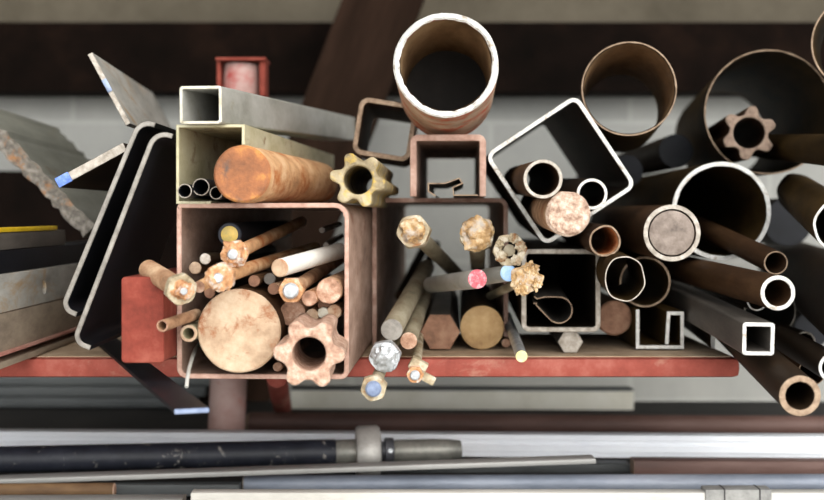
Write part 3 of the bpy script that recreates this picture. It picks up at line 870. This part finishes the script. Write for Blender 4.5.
mm = lambda q: [(x / 1000, z / 1000) for x, z in q]
xbar('white_channel', 'long white ribbed channel lying right across the lower shelf', 'channel', (-70, 440.5, .56), (900, 447, .47),
     mm([(-12, -15.5), (10, -15.5), (10, -9), (12.5, -8), (12.5, 1), (10, 2), (10, 7), (12.5, 8), (12.5, 15.5), (-12, 15.5)]), m='white_channel')
F, B = P(-60, 461, .33), P(461, 449.5, .39)
A = B - F
T = A.length
pos = lambda px: T * (px + 60) / 521
fm = frame(F, B)
bm = bmesh.new()
lathe_y(bm, [(0, .0166), (pos(331), .0166), (pos(333), .0155)], 40)
b = link('hose_lance', bm, 'rubber')
b.matrix_world = fm
tag(b, 'black rubber sleeved lance with a steel collar and tapered grey nozzle, on the lower shelf', 'lance')
for nm, m, pr in (
        ('coupling', 'tool_grey', [(pos(330), .0148), (pos(331), .0158), (pos(352), .0162), (pos(354), .0162)]),
        ('collar', 'tool_collar', [(pos(352.5), .024), (pos(353), .031), (pos(356), .0338), (pos(374), .0338), (pos(377), .031), (pos(378), .024)]),
        ('clamp', 'tool_dark', [(pos(378), .015), (pos(380), .0125), (pos(382), .0125), (pos(382.5), .0172), (pos(391), .0172), (pos(391.5), .014)]),
        ('nozzle', 'tool_grey', [(pos(391), .0128), (pos(394), .0142), (pos(430), .0145), (pos(446), .0138), (pos(460), .0118), (pos(461), .0108)])):
    bm = bmesh.new()
    lathe_y(bm, pr, 48)
    link(nm, bm, m, b)
bm = bmesh.new()
bmesh.ops.create_cone(bm, cap_ends=True, segments=16, radius1=.003, radius2=.003, depth=.01, matrix=Matrix.Translation((.0165, pos(387), .004)) @ Matrix.Rotation(math.radians(90), 4, 'Y'))
link('clamp_screw', bm, 'zinc', b)
xbar('flat_bar', 'thin grey flat bar sloping in front of the lance and collar', 'bar', (594, 459, .3), (-70, 482, .28), rrect(.03, .0062, .001, 2), m='flat_grey', em='flat_grey')
xbar('pipe', 'grey painted pipe lying under the sloping flat bar', 'pipe', (243, 484, .31), (900, 483, .31), circ(.0112, 32), None, m='blue_grey', em='dull_cut', ch=.002)
b = xbar('white_plank', 'dirty white box bar along the very front of the lower shelf, wrapped with grey tape', 'bar', (192, 505, .15), (900, 505, .15), rrect(.02, .032, .002, 2), m='plank_white', ch=.001)
x0, x1 = [P(q, 500, .15).x - P(192, 500, .15).x for q in (703, 769)]
bm = bmesh.new()
box_bm(bm, 0, (x0 + x1) / 2, .001, .0245, x1 - x0, .0375, .002)
tp = link('tape_wrap', bm, 'tape', b)
tp['label'] = 'grey tape wrapped around the white bar'
for q in (722, 757):
    bm = bmesh.new()
    box_bm(bm, 0, P(q, 500, .15).x - P(192, 500, .15).x, .001, .0252, .0016, .0382, 0)
    link('tape_seam', bm, 'tape_line', tp)
xbar('flat_bar', 'grey flat bar at the lower left corner beside the white box bar', 'bar', (184, 503, .17), (-70, 504, .17), rrect(.03, .014, .001, 2), m='flat_grey', em='dull_cut')
xbar('round_bar', 'short rusty brown bar at lower left in front of a grey bar', 'bar', (115, 490, .235), (-70, 491, .235), circ(.0085, 28), None, m='rusty_inside', em='rust_end', ch=.001)
xbar('flat_bar', 'dark grey bar behind the short rusty one at lower left', 'bar', (240, 489, .275), (-70, 489, .275), rrect(.02, .014, .001, 2), m='dark_grey')
xbar('flat_bar', 'brown bar under the white ribbed channel at lower right', 'bar', (632, 466.5, .41), (900, 468, .41), rrect(.03, .021, .002, 2), m='rust_pipe_red', em='brown_cut')
xbar('flat_bar', 'dark bar lying behind the lance nozzle under the white channel', 'bar', (628, 466.5, .45), (300, 466.5, .45), rrect(.03, .012, .001, 2), m='dark_grey')
xbar('pipe', 'long reddish brown pipe behind the white channel, starting by the post', 'pipe', (247, 422, .74), (900, 426.5, .72), circ(.0157, 36), None, m='rust_pipe_red', em='brown_cut', ch=.004)
b = xbar('steel_angle', 'pale beige angle with a dark top at the back of the lower shelf', 'angle', (632, 399, .95), (292, 398, .95), mm([(-20, -16), (-16, -16), (-16, 16), (-20, 16)]), m='beige')
bm = bmesh.new()
Lb = (P(632, 399, .95) - P(292, 398, .95)).length
box_bm(bm, .002, Lb / 2, .0175, .044, Lb, .003, .0008)
tl = link('top_leg', bm, 'dark_grey', b)
tl['label'] = 'dark top leg'
for lab, z in (('dark grey bar, lowest of three stacked behind the red post', .667), ('dark grey bar, middle of three stacked behind the red post', .6865), ('dark grey bar, topmost of three stacked behind the red post', .706)):
    py = HY + (ZC - z) * FPX / (D0 + 1.02)
    xbar('flat_bar', lab, 'bar', (198 + 400 * (z - .667), py, 1.02), (-80, py, 1.02), rrect(.03, .0185, .003, 3), m='dark_grey')

# ------------------------------------------------------------------ light and camera
SKY, SUN = 2.9, 2.9
w = bpy.data.worlds.new('World')
SC.world = w
w.use_nodes = True
nt = w.node_tree
bg = nt.nodes['Background']
# overcast sky: dim towards the horizon (yard and buildings opposite), brighter overhead and to the right
tc = nt.nodes.new('ShaderNodeTexCoord')
dt = nt.nodes.new('ShaderNodeVectorMath')
dt.operation = 'DOT_PRODUCT'
dt.inputs[1].default_value = (.18, -.85, .50)
nt.links.new(tc.outputs['Generated'], dt.inputs[0])
mr = nt.nodes.new('ShaderNodeMapRange')
mr.inputs['From Min'].default_value = -.1
mr.inputs['From Max'].default_value = 1.0
mr.inputs['To Min'].default_value = .28
mr.inputs['To Max'].default_value = SKY
nt.links.new(dt.outputs['Value'], mr.inputs['Value'])
bg.inputs['Color'].default_value = (.92, .97, 1.0, 1)
nt.links.new(mr.outputs['Result'], bg.inputs['Strength'])
sd = bpy.data.lights.new('daylight', 'SUN')
sd.energy = SUN
sd.angle = math.radians(60)
sd.color = (1, .96, .9)
so = bpy.data.objects.new('daylight', sd)
COL.objects.link(so)
so.rotation_euler = Vector((-.30, .82, -.43)).to_track_quat('-Z', 'Y').to_euler()

cd = bpy.data.cameras.new('camera')
cd.sensor_width = 36
cd.lens = FPX / 824 * 36
cd.shift_y = -(250 - HY) / 824
cd.clip_start = .02
cd.dof.use_dof = True
cd.dof.focus_distance = 1.36
cd.dof.aperture_fstop = 4.5
co = bpy.data.objects.new('camera', cd)
COL.objects.link(co)
co.location = (0, -D0, ZC)
co.rotation_euler = (math.radians(90), 0, 0)
SC.camera = co
SC.view_settings.view_transform = 'Standard'
SC.view_settings.look = 'None'
SC.view_settings.gamma = 1
SC.view_settings.exposure = 0.16
SC.view_settings.use_curve_mapping = False
